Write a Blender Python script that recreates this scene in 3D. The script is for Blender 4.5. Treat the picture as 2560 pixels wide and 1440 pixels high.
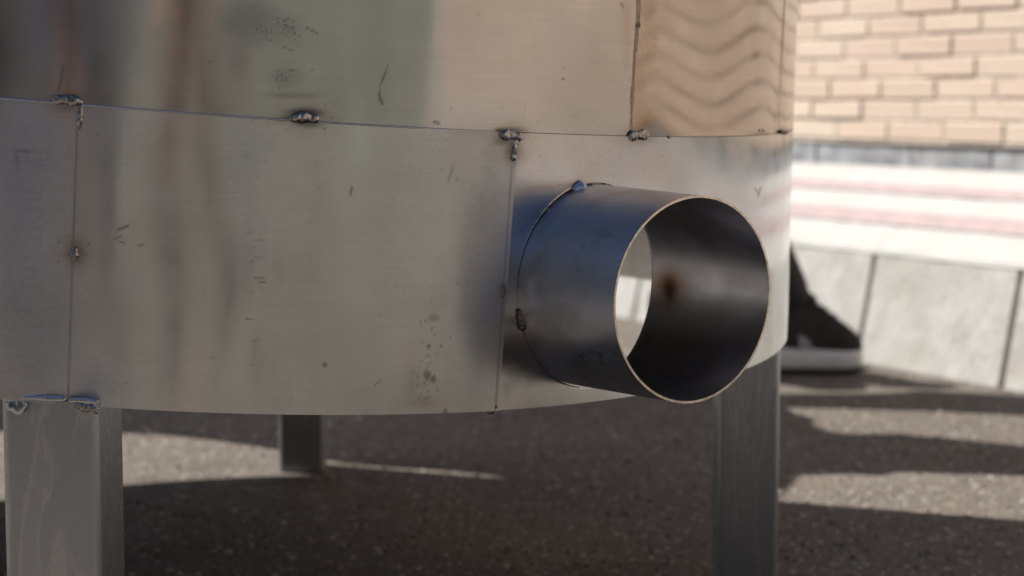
import bpy, bmesh, math, random
import numpy as np
from mathutils import Vector, Matrix
random.seed(4); rng = np.random.default_rng(4)
R_ = math.radians
scene = bpy.context.scene
for o in list(bpy.data.objects): bpy.data.objects.remove(o, do_unlink=True)
COL = scene.collection

# ------------------------------------------------------------------ camera
FPX = 70/36*2560; PITCH = math.atan(470/FPX); EYE = .82
cam = bpy.data.cameras.new('camera'); cam_o = bpy.data.objects.new('camera', cam); COL.objects.link(cam_o)
cam_o.location = (0, 0, EYE); cam_o.rotation_euler = (math.pi/2-PITCH, 0, 0)
cam.lens = 70; cam.sensor_width = 36; cam.clip_start = .05; cam.clip_end = 500
cam.dof.use_dof = True; cam.dof.focus_distance = 2.28; cam.dof.aperture_fstop = 4.5
scene.camera = cam_o
# ------------------------------------------------------------------ world, sun, exposure
SUN_AZ = np.array([-.92, .39]); SUN_AZ /= np.linalg.norm(SUN_AZ); SUN_EL = R_(51)
world = bpy.data.worlds.new('World'); scene.world = world; world.use_nodes = True
wn = world.node_tree
sky = wn.nodes.new('ShaderNodeTexSky'); sky.sky_type = 'NISHITA'; sky.sun_disc = False
sky.dust_density = .4; sky.ozone_density = 3.0; sky.sun_elevation = SUN_EL; sky.sun_rotation = math.atan2(SUN_AZ[0], SUN_AZ[1])
wn.links.new(sky.outputs[0], wn.nodes['Background'].inputs[0]); wn.nodes['Background'].inputs[1].default_value = .05
sl = bpy.data.lights.new('sun', 'SUN'); sl.energy = 5.0; sl.angle = R_(.5); sl.color = (1, .95, .87)
sun = bpy.data.objects.new('sun', sl); COL.objects.link(sun)
SUN_DIR = Vector((SUN_AZ[0]*math.cos(SUN_EL), SUN_AZ[1]*math.cos(SUN_EL), math.sin(SUN_EL)))
sun.rotation_euler = SUN_DIR.to_track_quat('Z', 'Y').to_euler(); sun.location = (-4, 3, 6)
vs = scene.view_settings; vs.view_transform = 'Standard'; vs.look = 'None'; vs.gamma = 1; vs.use_curve_mapping = False
vs.exposure = .58

# ------------------------------------------------------------------ pixel <-> place
CF = np.array([0, math.cos(PITCH), -math.sin(PITCH)]); CU = np.array([0, math.sin(PITCH), math.cos(PITCH)]); CX = np.array([1., 0, 0]); CO = np.array([0, 0, EYE])
def proj(P):
    q = np.asarray(P)-CO; z = q@CF
    return 1280+FPX*(q@CX)/z, 720-FPX*(q@CU)/z
def ray(px, py):
    d = CF+(px-1280)/FPX*CX-(py-720)/FPX*CU
    return d/np.linalg.norm(d)
def ground(px, py, z=0.):
    d = ray(px, py); return CO+d*((z-EYE)/d[2])

# ------------------------------------------------------------------ helpers
def link(name, me, mats=None, parent=None, smooth=False):
    o = bpy.data.objects.new(name, me); COL.objects.link(o)
    if mats is not None and not me.materials:
        for m in (mats if isinstance(mats, (list, tuple)) else [mats]): me.materials.append(m)
    if parent is not None: o.parent = parent
    if smooth: me.polygons.foreach_set('use_smooth', [True]*len(me.polygons))
    return o
def mesh(name, v, f):
    me = bpy.data.meshes.new(name); me.from_pydata([tuple(map(float, p)) for p in v], [], [tuple(map(int, q)) for q in f]); me.update(); return me
def tag(o, label=None, cat=None, group=None, kind=None):
    if label: o['label'] = label
    if cat: o['category'] = cat
    if group: o['group'] = group
    if kind: o['kind'] = kind
    return o
def empty(name, label, cat, loc=(0, 0, 0), group=None):
    o = bpy.data.objects.new(name, None); COL.objects.link(o); o.location = loc; o.empty_display_size = .1
    return tag(o, label, cat, group)
def keep(o, parent):            # parent a world-space mesh without moving it
    o.parent = parent; o.matrix_parent_inverse = Matrix.Translation(parent.location).inverted()
    return o
def recalc(me):
    bm = bmesh.new(); bm.from_mesh(me); bmesh.ops.recalc_face_normals(bm, faces=bm.faces); bm.to_mesh(me); bm.free(); return me
def boxmesh(name, sx, sy, sz, bev=0, seg=2, jit=0.):
    bm = bmesh.new(); bmesh.ops.create_cube(bm, size=1)
    for v in bm.verts: v.co = Vector((v.co.x*sx, v.co.y*sy, v.co.z*sz))
    if bev: bmesh.ops.bevel(bm, geom=bm.edges[:], offset=bev, segments=seg, affect='EDGES', profile=.5)
    if jit:
        for v in bm.verts: v.co += Vector([random.uniform(-jit, jit) for _ in range(3)])
    me = bpy.data.meshes.new(name); bm.to_mesh(me); bm.free(); return me

# ------------------------------------------------------------------ materials
class NT:
    def __init__(s, name):
        s.m = bpy.data.materials.new(name); s.m.use_nodes = True; s.t = s.m.node_tree; s.b = s.t.nodes['Principled BSDF']
    def n(s, typ, **kw):
        x = s.t.nodes.new('ShaderNode'+typ)
        for k, v in kw.items(): setattr(x, k, v)
        return x
    def l(s, a, b): s.t.links.new(a, b)
    def put(s, x, i, v):
        if hasattr(v, 'is_linked') or isinstance(v, bpy.types.NodeSocket): s.l(v, x.inputs[i])
        else: x.inputs[i].default_value = v
    def math(s, op, a, b=0., clamp=False):
        x = s.n('Math', operation=op, use_clamp=clamp); s.put(x, 0, a); s.put(x, 1, b); return x.outputs[0]
    def mix(s, f, a, b, mode='MIX'):
        x = s.n('Mix', data_type='RGBA', blend_type=mode); s.put(x, 0, f); s.put(x, 6, a); s.put(x, 7, b); return x.outputs[2]
    def ramp(s, f, stops):
        x = s.n('ValToRGB'); s.l(f, x.inputs[0]); el = x.color_ramp.elements
        while len(el) < len(stops): el.new(.5)
        for e, (p, c) in zip(el, stops): e.position = p; e.color = c if len(c) == 4 else (*c, 1)
        return x.outputs[0]
    def maprange(s, f, a, b, c, d):
        x = s.n('MapRange'); s.l(f, x.inputs[0]); [s.put(x, i+1, v) for i, v in enumerate((a, b, c, d))]; return x.outputs[0]
    def coord(s, kind='Object', scale=(1, 1, 1), rot=(0, 0, 0)):
        c = s.n('TexCoord'); mp = s.n('Mapping'); s.l(c.outputs[kind], mp.inputs[0]); mp.inputs['Scale'].default_value = scale; mp.inputs['Rotation'].default_value = rot; return mp.outputs[0]
    def noise(s, vec, scale, detail=3, rough=.55):
        x = s.n('TexNoise'); s.l(vec, x.inputs['Vector']); x.inputs['Scale'].default_value = scale; x.inputs['Detail'].default_value = detail; x.inputs['Roughness'].default_value = rough; return x.outputs['Fac']
    def vor(s, vec, scale, feature='F1', out='Distance'):
        x = s.n('TexVoronoi', feature=feature); s.l(vec, x.inputs['Vector']); x.inputs['Scale'].default_value = scale; return x.outputs[out]
    def attr(s, name):
        x = s.n('Attribute', attribute_name=name); return x.outputs['Fac']
    def bump(s, h, strength, dist):
        x = s.n('Bump'); x.inputs['Strength'].default_value = strength; x.inputs['Distance'].default_value = dist; s.l(h, x.inputs['Height']); s.l(x.outputs[0], s.b.inputs['Normal'])
    def set(s, **kw):
        for k, v in kw.items(): s.put(s.b, k.replace('_', ' '), v)
        return s.m
c4 = lambda r, g, b: (r, g, b, 1)

def steel(name, rough, base=(.54, .53, .52), speck=1., aniso=.8, arot=.25):
    t = NT(name); uv = t.coord('UV')
    big = t.noise(uv, 7, 4); fine = t.noise(uv, 160, 3)
    mp = t.n('Mapping'); t.l(uv, mp.inputs[0]); mp.inputs['Scale'].default_value = (7, 300, 1); brush = t.noise(mp.outputs[0], 1, 3, .7)
    col = t.mix(t.maprange(big, .3, .7, 0, 1), c4(*[x*.88 for x in base]), c4(*[min(1, x*1.06) for x in base]))
    col = t.mix(t.maprange(brush, .35, .75, 0, .24), col, c4(*[x*.62 for x in base]))
    col = t.mix(t.attr('tint'), col, c4(.30, .19, .09))
    col = t.mix(t.attr('dark'), col, c4(.055, .05, .045))
    # fine bright scratches in two directions
    for rz, sc in ((.35, (4, 620, 1)), (-1.1, (3, 520, 1)), (1.45, (5, 700, 1))):
        ms = t.n('Mapping'); t.l(uv, ms.inputs[0]); ms.inputs['Rotation'].default_value = (0, 0, rz); ms.inputs['Scale'].default_value = sc
        scr = t.math('MULTIPLY', t.maprange(t.noise(ms.outputs[0], 1, 2), .70, .78, 0, .5), t.maprange(t.noise(uv, 9+3*rz, 2), .48, .62, 0, 1)); col = t.mix(scr, col, c4(.80, .78, .75))
    grit = t.math('MULTIPLY', t.attr('matte'), t.math('GREATER_THAN', fine, .52))
    col = t.mix(t.math('MULTIPLY', grit, .22), col, c4(.33, .30, .27))
    rg = t.math('ADD', t.maprange(t.noise(uv, 16, 4), .3, .7, rough*.82, rough*1.2), t.math('MULTIPLY', t.attr('matte'), .22))
    cm = t.n('Mapping'); t.l(uv, cm.inputs[0]); cm.inputs['Scale'].default_value = (9, 2.5, 1); cloud = t.noise(cm.outputs[0], 1, 4)
    rg = t.math('MULTIPLY', rg, t.maprange(cloud, .35, .65, .72, 1.35))
    rg = t.math('ADD', rg, t.math('MULTIPLY', t.attr('dark'), .25), True)
    h = t.math('ADD', t.math('MULTIPLY', brush, .25), t.math('MULTIPLY', fine, .5))
    t.bump(h, .06, .0004)
    if aniso:
        tg = t.n('Tangent', direction_type='UV_MAP'); tg.uv_map = 'UVMap'; t.l(tg.outputs[0], t.b.inputs['Tangent'])
        t.set(Anisotropic=aniso, Anisotropic_Rotation=arot)
    return t.set(Base_Color=col, Metallic=1., Roughness=rg)
M = {}
M['upper_a'] = steel('mill_finish_steel', .155, (.51, .50, .49))
M['upper_b'] = steel('bright_rolled_steel', .095, (.455, .415, .385), .6, .85, 0.)
M['skirt'] = steel('skirt_steel', .22, (.635, .62, .615))
M['plate'] = steel('nozzle_plate_steel', .12, (.52, .51, .50), 1., .15)
def simple(name, col, rough=.6, metal=0., nscale=0, var=.25, bump=0., bdist=.002):
    t = NT(name); v = t.coord('Object'); c = c4(*col)
    if nscale:
        n = t.noise(v, nscale, 5); c = t.mix(t.maprange(n, .3, .7, 0, 1), c4(*[x*(1-var) for x in col]), c4(*[min(1, x*(1+var)) for x in col]))
        if bump: t.bump(n, bump, bdist)
    return t.set(Base_Color=c, Roughness=rough, Metallic=metal)
def weldmat():
    t = NT('weld_bead'); v = t.coord('Object')
    n = t.noise(v, 300, 4); col = t.ramp(n, [(.3, (.10, .085, .07)), (.5, (.35, .33, .32)), (.75, (.62, .62, .62))])
    t.bump(t.noise(v, 500, 3), .35, .001); return t.set(Base_Color=col, Metallic=1., Roughness=.24)
M['weld'] = weldmat()
M['scorch'] = simple('scorched_weld', (.24, .205, .17), .42, 1., 400, .5, .5, .001)
def legmat():
    t = NT('leg_steel'); v = t.coord('Object')
    g = t.noise(v, 700, 2, .7)
    mp = t.n('Mapping'); t.l(v, mp.inputs[0]); mp.inputs['Scale'].default_value = (17, 17, 3.4); fl = t.n('TexNoise'); t.l(mp.outputs[0], fl.inputs['Vector']); fl.inputs['Scale'].default_value = 1; fl.inputs['Detail'].default_value = 3; fl.inputs['Distortion'].default_value = 1.6
    drip = t.ramp(fl.outputs['Fac'], [(.50, (0, 0, 0)), (.55, (.9, .9, .9)), (.575, (.3, .3, .3)), (.70, (.12, .12, .12))])
    col = t.mix(t.maprange(g, .35, .7, 0, 1), c4(.36, .375, .40), c4(.46, .475, .50))
    col = t.mix(t.math('MULTIPLY', drip, .38), col, c4(.64, .64, .65))
    t.bump(g, .25, .0008)
    return t.set(Base_Color=col, Metallic=.85, Roughness=t.maprange(drip, 0, 1, .29, .25))
M['leg'] = legmat()
M['seam'] = simple('brown_seam_weld', (.27, .215, .16), .42, 1., 300, .35, .3, .0006)
M['scale'] = simple('dark_head_steel', (.16, .15, .14), .6, 1., 20, .3)  # bottom head kept dark to cut bounce light beneath the tank
def nozmat():
    t = NT('nozzle_pipe'); uv = t.coord('UV')
    mp = t.n('Mapping'); t.l(uv, mp.inputs[0]); mp.inputs['Scale'].default_value = (160, 8, 1); br = t.noise(mp.outputs[0], 1, 3)
    col = t.mix(t.maprange(br, .3, .7, 0, 1), c4(.62, .67, .78), c4(.69, .74, .86))
    col = t.mix(t.maprange(t.noise(uv, 14, 4), .5, .75, 0, .5), col, c4(.30, .27, .24))
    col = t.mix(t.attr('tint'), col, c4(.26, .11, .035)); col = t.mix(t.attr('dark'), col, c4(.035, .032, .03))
    t.bump(br, .03, .0004)
    return t.set(Base_Color=col, Metallic=1., Roughness=t.math('ADD', t.maprange(t.noise(uv, 30, 3), .3, .7, .31, .39), t.math('MULTIPLY', t.attr('dark'), .2)))
M['nozzle'] = nozmat()
M['cut'] = simple('sawn_steel_edge', (.68, .60, .50), .38, 1., 120, .3)
def asphalt():
    t = NT('asphalt'); v = t.coord('Object')
    wob = t.n('TexNoise'); t.l(v, wob.inputs['Vector']); wob.inputs['Scale'].default_value = 90; wob.inputs['Detail'].default_value = 3
    vv = t.mix(.016, v, wob.outputs['Color'], 'ADD')
    def layer(scale, cut, ramp):
        c = t.n('TexVoronoi', feature='F1'); t.l(vv, c.inputs['Vector']); c.inputs['Scale'].default_value = scale; c.inputs['Randomness'].default_value = 1
        sp = t.n('SeparateColor'); t.l(c.outputs['Color'], sp.inputs[0]); r = t.math('ADD', t.math('MULTIPLY', sp.outputs[1], .28), cut)
        m = t.maprange(t.math('SUBTRACT', r, c.outputs['Distance']), 0, .07, 0, 1); return m, t.ramp(sp.outputs[0], ramp), sp.outputs[2]
    fine = t.noise(v, 330, 4, .7)
    col = t.mix(t.maprange(fine, .3, .7, 0, 1), c4(.075, .066, .058), c4(.19, .172, .155))
    R1 = [(0, (.10, .09, .082)), (.28, (.19, .175, .16)), (.5, (.30, .28, .262)), (.66, (.29, .175, .10)), (.8, (.44, .42, .40)), (1, (.72, .70, .68))]
    h = t.math('MULTIPLY', fine, .25)
    for scale, cut in ((120, .17), (58, .17), (34, .03)):
        m, c, rr = layer(scale, cut, R1); col = t.mix(t.math('MULTIPLY', m, .92), col, c); h = t.math('ADD', h, t.math('MULTIPLY', t.math('MULTIPLY', m, 60/scale), .45))
    col = t.mix(t.maprange(t.noise(v, 260, 3), .48, .75, 0, .35), col, c4(.12, .108, .096))
    dust = t.maprange(t.noise(v, 1.3, 5), 0.42, .68, 0, .25); col = t.mix(dust, col, c4(.26, .235, .21))
    oil = t.maprange(t.noise(v, 2.3, 3), .58, .72, 0, .45); col = t.mix(oil, col, c4(.075, .065, .058))
    col = t.mix(1., col, c4(.87, .85, .82), 'MULTIPLY')
    t.bump(h, .6, .006)
    return t.set(Base_Color=col, Roughness=.9, Specular_IOR_Level=.2)
M['asphalt'] = asphalt()
def brickmat():
    t = NT('buff_brick'); v = t.coord('Object'); oi = t.n('ObjectInfo')
    base = t.ramp(t.math('FRACT', t.math('ADD', oi.outputs['Random'], t.n('NewGeometry').outputs['Random Per Island'])), [(0, (.70, .55, .44)), (.35, (.75, .62, .49)), (.7, (.72, .57, .46)), (1, (.79, .68, .54))])
    geo = t.n('NewGeometry'); g = t.noise(geo.outputs['Position'], 3.1, 3)
    base = t.mix(t.maprange(g, .35, .65, 0, .3), base, c4(.69, .51, .42))
    n = t.noise(geo.outputs['Position'], 60, 5); col = t.mix(t.maprange(n, .45, .75, 0, .3), base, c4(.58, .43, .33)); t.bump(n, .4, .003)
    return t.set(Base_Color=col, Roughness=.85)
M['brick'] = brickmat()
M['mortar'] = simple('mortar', (.56, .48, .40), .9, 0, 40, .25, .5, .004)
M['plinth'] = simple('plinth_stone', (.36, .365, .38), .6, 0, 7, .5, .3, .004)
def concrete():
    t = NT('kerb_concrete'); v = t.coord('Object')
    n = t.noise(v, 9, 6, .6); st = t.noise(v, 3.2, 4)
    col = t.mix(t.maprange(n, .3, .7, 0, 1), c4(.40, .39, .37), c4(.51, .50, .48)); col = t.mix(t.maprange(st, .52, .72, 0, .6), col, c4(.31, .26, .20))
    pits = t.math('LESS_THAN', t.vor(v, 22), .16); col = t.mix(t.math('MULTIPLY', pits, .5), col, c4(.22, .19, .16))
    t.bump(n, .8, .012); return t.set(Base_Color=col, Roughness=.85)
M['concrete'] = concrete()
M['white_paint'] = simple('white_road_paint', (.37, .365, .355), .55, 0, 12, .06, .2, .003)
M['red_paint'] = simple('faded_red_paint', (.33, .245, .25), .6, 0, 14, .12, .2, .003)
M['dark_dirt'] = simple('joint_dirt', (.10, .08, .065), .95, 0, 50, .4, .5, .004)
M['plaster'] = simple('grey_green_plaster', (.18, .185, .16), .85, 0, 2, .15, .2, .004)
M['plaster_grey'] = simple('grey_plaster', (.17, .165, .165), .85, 0, 2, .15, .2, .004)
M['roof_steel'] = simple('painted_sheet', (.30, .30, .28), .5, 0, 3, .1)
M['shade_caster'] = simple('shade_cutout', (.10, .13, .10), .8, 0, 6, .2)  # for the unseen sheets added to cast ground shade
M['skin'] = simple('skin', (.52, .30, .21), .5, 0, 30, .08)
M['hair'] = simple('black_hair', (.02, .016, .014), .55, 0, 80, .4)
M['navy'] = simple('navy_cotton', (.035, .042, .075), .85, 0, 60, .25)
M['charcoal'] = simple('charcoal_cotton', (.035, .034, .036), .85, 0, 60, .25)
M['black_fabric'] = simple('black_fabric', (.016, .016, .018), .75, 0, 90, .4, .4, .002)
M['suede'] = simple('dark_suede', (.035, .030, .027), .8, 0, 60, .35)
M['rubber_white'] = simple('white_rubber', (.78, .77, .74), .45, 0, 30, .05)
M['rubber_black'] = simple('black_rubber', (.02, .02, .02), .6)
M['lace'] = simple('grey_lace', (.34, .34, .35), .8)
M['eye'] = simple('eye_dark', (.02, .015, .012), .2)

# ------------------------------------------------------------------ ground
def ground_sheet():
    S = 150
    o = link('ground', mesh('ground', [(-S, -S, 0), (S, -S, 0), (S, S, 0), (-S, S, 0)], [(0, 1, 2, 3)]), M['asphalt'])
    tag(o, kind='structure')
ground_sheet()
def grit():
    r = random.Random(21); v, f = [], []
    for _ in range(2600):
        px, py = r.uniform(-150, 2700), 1000+470*r.random()**1.3
        g = ground(px, py); q = r.uniform(.0025, .0062)*(1.6 if r.random() < .06 else 1); b = len(v)
        a0 = r.uniform(0, 6.3); n = 5
        for k in range(n): a = a0+2*math.pi*k/n; v.append((g[0]+q*math.cos(a)*r.uniform(.7, 1.2), g[1]+q*math.sin(a)*r.uniform(.7, 1.2), -.0005))
        for k in range(n): a = a0+2*math.pi*(k+.4)/n; v.append((g[0]+q*.62*math.cos(a), g[1]+q*.62*math.sin(a), q*r.uniform(.45, .9)))
        for k in range(n): k2 = (k+1) % n; f += [(b+k, b+k2, b+n+k), (b+k2, b+n+k2, b+n+k)]
        f.append(tuple(b+n+k for k in range(n)))
    t = NT('loose_grit'); g_ = t.n('NewGeometry'); col = t.ramp(g_.outputs['Random Per Island'], [(0, (.10, .09, .08)), (.4, (.24, .22, .2)), (.65, (.22, .15, .10)), (.85, (.40, .38, .36)), (1, (.55, .53, .50))])
    o = link('grit', recalc(mesh('grit', v, f)), t.set(Base_Color=col, Roughness=.9)); tag(o, 'loose stone grit scattered over the asphalt', 'grit', kind='stuff')
grit()

# ------------------------------------------------------------------ brick wall
WP = np.array([1.056, 7.32]); WD = np.array([.468, -.884]); WD /= np.linalg.norm(WD); WN = np.array([-WD[1], WD[0]])   # WN points into the wall
WANG = math.atan2(WD[1], WD[0])
def wpt(s, u, z): p = WP+WD*s+WN*u; return (p[0], p[1], z)
SMIN, SMAX, WTOP = -5.2, 8.6, 3.6
COURSE, PITCHB, ZB = .0716, .2905, .678
def brick_wall():
    root = empty('brick_wall', 'buff brick wall with grey mortar on a dark stone plinth', 'wall', wpt(0, 0, 0))
    # mortar backing
    c = [wpt(SMIN, .0005, 0), wpt(SMAX, .0005, 0), wpt(SMAX, .25, 0), wpt(SMIN, .25, 0)]
    v = [(x, y, z) for z in (.0, WTOP) for x, y, _ in c]
    v = [(x, y, .669 if (z == 0) else z) for x, y, z in v]
    f = [(0, 1, 2, 3), (7, 6, 5, 4)]+[(i, (i+1) % 4, (i+1) % 4+4, i+4) for i in range(4)]
    keep(link('mortar_bed', recalc(mesh('mortar_bed', v, f)), M['mortar']), root)
    # bricks
    bme = [boxmesh('brick', PITCHB-.015, .05, COURSE-.0135, .003, 2, .0012) for _ in range(5)]
    for m in bme: m.materials.append(M['brick'])
    offs = [.223, .079, .18, .087, .258, .104, .274]
    rows = int((WTOP-ZB)/COURSE); bv, bf = [], []
    for r in range(rows):
        z = ZB+COURSE*(r+.5); o0 = offs[r] if r < 7 else (.274 if r % 2 == 0 else .104)
        k0 = int((SMIN-o0)/PITCHB)+1; k1 = int((SMAX-o0)/PITCHB)-1
        for k in range(k0, k1):
            s = o0+(k+.5)*PITCHB+random.uniform(-.002, .002); u = .025-.0+random.uniform(-.0025, .0025)-.004; zz = z+random.uniform(-.0015, .0015)
            if r < 10 and -.9 < s < 2.6:
                o = bpy.data.objects.new('brick', random.choice(bme)); COL.objects.link(o)
                o.location = wpt(s, u, zz); o.rotation_euler = (0, random.uniform(-.006, .006), WANG); keep(o, root)
            else:
                b = len(bv); hs, hz = PITCHB/2-.0085, COURSE/2-.0078
                for du in (-.025, .02):
                    for ds, dz in ((-hs, -hz), (hs, -hz), (hs, hz), (-hs, hz)): bv.append(wpt(s+ds, u+du, zz+dz))
                bf += [(b, b+1, b+2, b+3)]+[(b+i, b+4+i, b+4+(i+1) % 4, b+(i+1) % 4) for i in range(4)]
    o = keep(link('more_bricks', recalc(mesh('more_bricks', bv, bf)), M['brick']), root); o['kind'] = 'stuff'
    # plinth stones
    s = SMIN
    while s < SMAX:
        L = random.uniform(.32, .6); me = boxmesh('plinth_stone', L-.004, .22, .666, .005, 2, .002); me.materials.append(M['plinth'])
        o = bpy.data.objects.new('plinth_stone', me); COL.objects.link(o); o.location = wpt(s+L/2, .114+random.uniform(0, .006), .334); o.rotation_euler = (0, 0, WANG); keep(o, root); s += L
    return root
brick_wall()

# ------------------------------------------------------------------ barrier blocks (sloped kerb, white painted top, red lines)
BP = ground(2150, 905)[:2]
def bpt(s, u, z): p = BP+WD*s+WN*u; return (p[0], p[1], z)
PROFILE = [(0, 0), (.068, .335), (.075, .352), (.335, .588), (.352, .598), (.41, .598), (.41, 0)]
def strip(name, prof, s0, s1, mat, ns=14, jit=.002, cap=True, sub=1):
    pr = []
    for a, b in zip(prof[:-1], prof[1:]):
        for i in range(sub): pr.append((a[0]+(b[0]-a[0])*i/sub, a[1]+(b[1]-a[1])*i/sub))
    pr.append(prof[-1]); n = len(pr); v, f = [], []
    for i in range(ns+1):
        s = s0+(s1-s0)*i/ns
        for u, z in pr: v.append(bpt(s+random.uniform(-jit, jit)*.3, u+random.uniform(-jit, jit), max(z, 0)+random.uniform(-jit, jit)*(z > .01)))
    for i in range(ns):
        for j in range(n-1): a = i*n+j; f.append((a, a+1, a+n+1, a+n))
    if cap: f += [tuple(range(n)), tuple(range(ns*n+n-1, ns*n-1, -1))]
    return recalc(mesh(name, v, f))
def barrier_block(s0, s1, label):
    g = .012
    o = link('barrier_block', strip('barrier_block', PROFILE[:2]+[(.41, .335), (.41, 0)], s0+g, s1-g, M['concrete'], 16, .0008, True, 3), M['concrete'])
    return tag(o, label, 'concrete block', 'sloped concrete blocks in a row before the brick wall')
def coping(s0, s1):
    root = empty('painted_coping', 'sloping white painted coping with two faded red lines on the concrete blocks', 'coping', bpt((s0+s1)/2, .2, .337))
    n = int((s1-s0)/.06)
    keep(link('white_slope', strip('white_slope', [(.066, .338), (.075, .353), (.335, .588), (.352, .598), (.409, .598), (.409, .338)], s0, s1, M['white_paint'], n, .0012, True, 2), M['white_paint']), root)
    d = np.array([.335-.075, .588-.353]); d /= np.linalg.norm(d); nn = np.array([-d[1], d[0]])
    def onslope(a, h): return (.075+d[0]*a+nn[0]*h, .353+d[1]*a+nn[1]*h)
    for a0, a1 in ((.105, .165), (.245, .285)):
        keep(link('red_line', strip('red_line', [onslope(a0, .001), onslope(a0, .004), onslope(a1, .004), onslope(a1, .001)], s0, s1, M['red_paint'], n, .0006), M['red_paint']), root)
edges = [-2.75, -2.06, -1.37, -.69, -.02, .645, 1.33, 2.0, 2.68, 3.36, 4.04, 4.72, 5.4, 6.1, 6.8]
LBL = ['farthest sloped grey concrete block hidden behind the steel tank', 'second farthest sloped grey concrete block behind the steel tank', 'sloped grey concrete block seen through the open nozzle pipe',
       'sloped grey concrete block directly behind the black shoe', 'middle sloped grey concrete block between the two dark joints', 'sloped grey concrete block at the right edge of the picture']
for i in range(len(edges)-1):
    barrier_block(edges[i], edges[i+1], LBL[i] if i < len(LBL) else '%s sloped grey concrete block beyond the right picture edge' % ['first', 'second', 'third', 'fourth', 'fifth', 'sixth', 'seventh', 'eighth', 'ninth'][i-len(LBL)])

coping(edges[0], edges[-1])

# ------------------------------------------------------------------ the steel tank
TQ = [-0.7392, 3.2836, 1.1851, 0.0161, 0.0024, 0.5387, -0.1143, -0.0186, 0.0318, 0.0237, 0.8601, -0.0884, 0.0118, 0.008, 0.0125]
TCX, TCY, TR, TTX, TTY = TQ[:5]
def ring(c, az): return c[0]+c[1]*np.cos(az)+c[2]*np.sin(az)+c[3]*np.cos(2*az)+c[4]*np.sin(2*az)
zbot = lambda az: ring(TQ[5:10], az)
zseam = lambda az: ring(TQ[10:15], az)
TTOP = 2.5
def tpt(az, z, dr=0.):
    r = TR+dr; return np.stack([TCX+r*np.cos(az)+TTX*(z-.5), TCY+r*np.sin(az)+TTY*(z-.5), z+0*az], -1)
def hit(px, py, dr=0.):
    d = ray(px, py); O = np.array([TCX, TCY, .5]); t0 = np.array([TTX, TTY])
    m = (CO-O)[:2]-t0*(CO[2]-.5); dp = d[:2]-t0*d[2]; A = dp@dp; B = dp@m; c = m@m-(TR+dr)**2
    t = (-B-math.sqrt(max(B*B-A*c, 0)))/A; P = CO+t*d; v = P[:2]-O[:2]-t0*(P[2]-.5)
    return P, math.atan2(v[1], v[0])
# nozzle frame
NC = np.array([.2116, 2.2965, .5899]); NAZ, NEL, NR, NTAP = .6473, -.0155, .1215, .0191
NA = np.array([math.sin(NAZ)*math.cos(NEL), -math.cos(NAZ)*math.cos(NEL), math.sin(NEL)])
NE1 = np.cross(NA, [0, 0, 1]); NE1 /= np.linalg.norm(NE1); NE2 = np.cross(NE1, NA)

# marks on the sheets, given at photo positions: (kind, shape...)
BLOBS = [  # attr, px, py, rx, ry, strength, power
 ('dark', 762, 283, 46, 13, .85, 3), ('dark', 722, 294, 22, 8, .6, 2), ('dark', 168, 243, 48, 9, .45, 3), ('dark', 165, 272, 32, 10, .3, 2), ('dark', 772, 310, 36, 9, .45, 3),
 ('dark', 1277, 327, 38, 10, .6, 3), ('dark', 1262, 352, 26, 14, .5, 2), ('dark', 1283, 372, 20, 40, .6, 2), ('dark', 1600, 340, 34, 20, .45, 2), ('tint', 1612, 305, 30, 38, .5, 2),
 ('tint', 1568, 60, 18, 110, .30, 2), ('tint', 1622, 60, 22, 150, .32, 2), ('tint', 1600, 200, 24, 140, .25, 2), ('tint', 1634, 420, 42, 60, .12, 2), ('tint', 700, 300, 30, 12, .35, 2), ('tint', 820, 297, 26, 12, .3, 2),
 ('tint', 192, 630, 30, 38, .55, 2), ('dark', 188, 634, 17, 26, .5, 2), ('dark', 628, 55, 75, 62, .26, 4), ('dark', 600, 140, 32, 66, .16, 3), ('dark', 735, 238, 70, 8, .25, 4),
 ('dark', 1266, 975, 16, 22, .25, 2), ('tint', 1060, 1005, 40, 14, .35, 2), ('tint', 1030, 960, 12, 60, .2, 2), ('dark', 1085, 795, 14, 10, .3, 3),
 ('tint', 1958, 200, 7, 190, .5, 2), ('dark', 1958, 327, 18, 8, .5, 2), ('tint', 1290, 860, 22, 50, .3, 2), ('dark', 1258, 728, 12, 26, .45, 2),
 ('matte', 1540, 420, 130, 60, .6, 3), ('matte', 1690, 430, 40, 80, .5, 3), ('matte', 1310, 930, 60, 60, .7, 3), ('matte', 80, 640, 130, 420, .6, 4), ('matte', 260, 960, 90, 60, .6, 3), ('matte', 1270, 330, 90, 60, .5, 2),
 ('matte', 1420, 620, 230, 380, .55, 4), ('matte', 1215, 640, 70, 330, .5, 4), ('dark', 700, 68, 55, 40, .16, 3), ('dark', 712, 195, 45, 26, .14, 3), ('dark', 60, 378, 45, 3, .35, 2), ('dark', 42, 398, 6, 24, .25, 2), ('dark', 95, 402, 40, 3, .2, 2), ('dark', 640, 890, 22, 90, .10, 3), ('dark', 620, 640, 20, 120, .08, 3), ('tint', 525, 470, 9, 60, .16, 2),
 ('tint', 1500, 180, 60, 60, .10, 2), ('dark', 1860, 300, 80, 22, .05, 4), ('tint', 1200, 330, 60, 20, .15, 2)]
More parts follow.
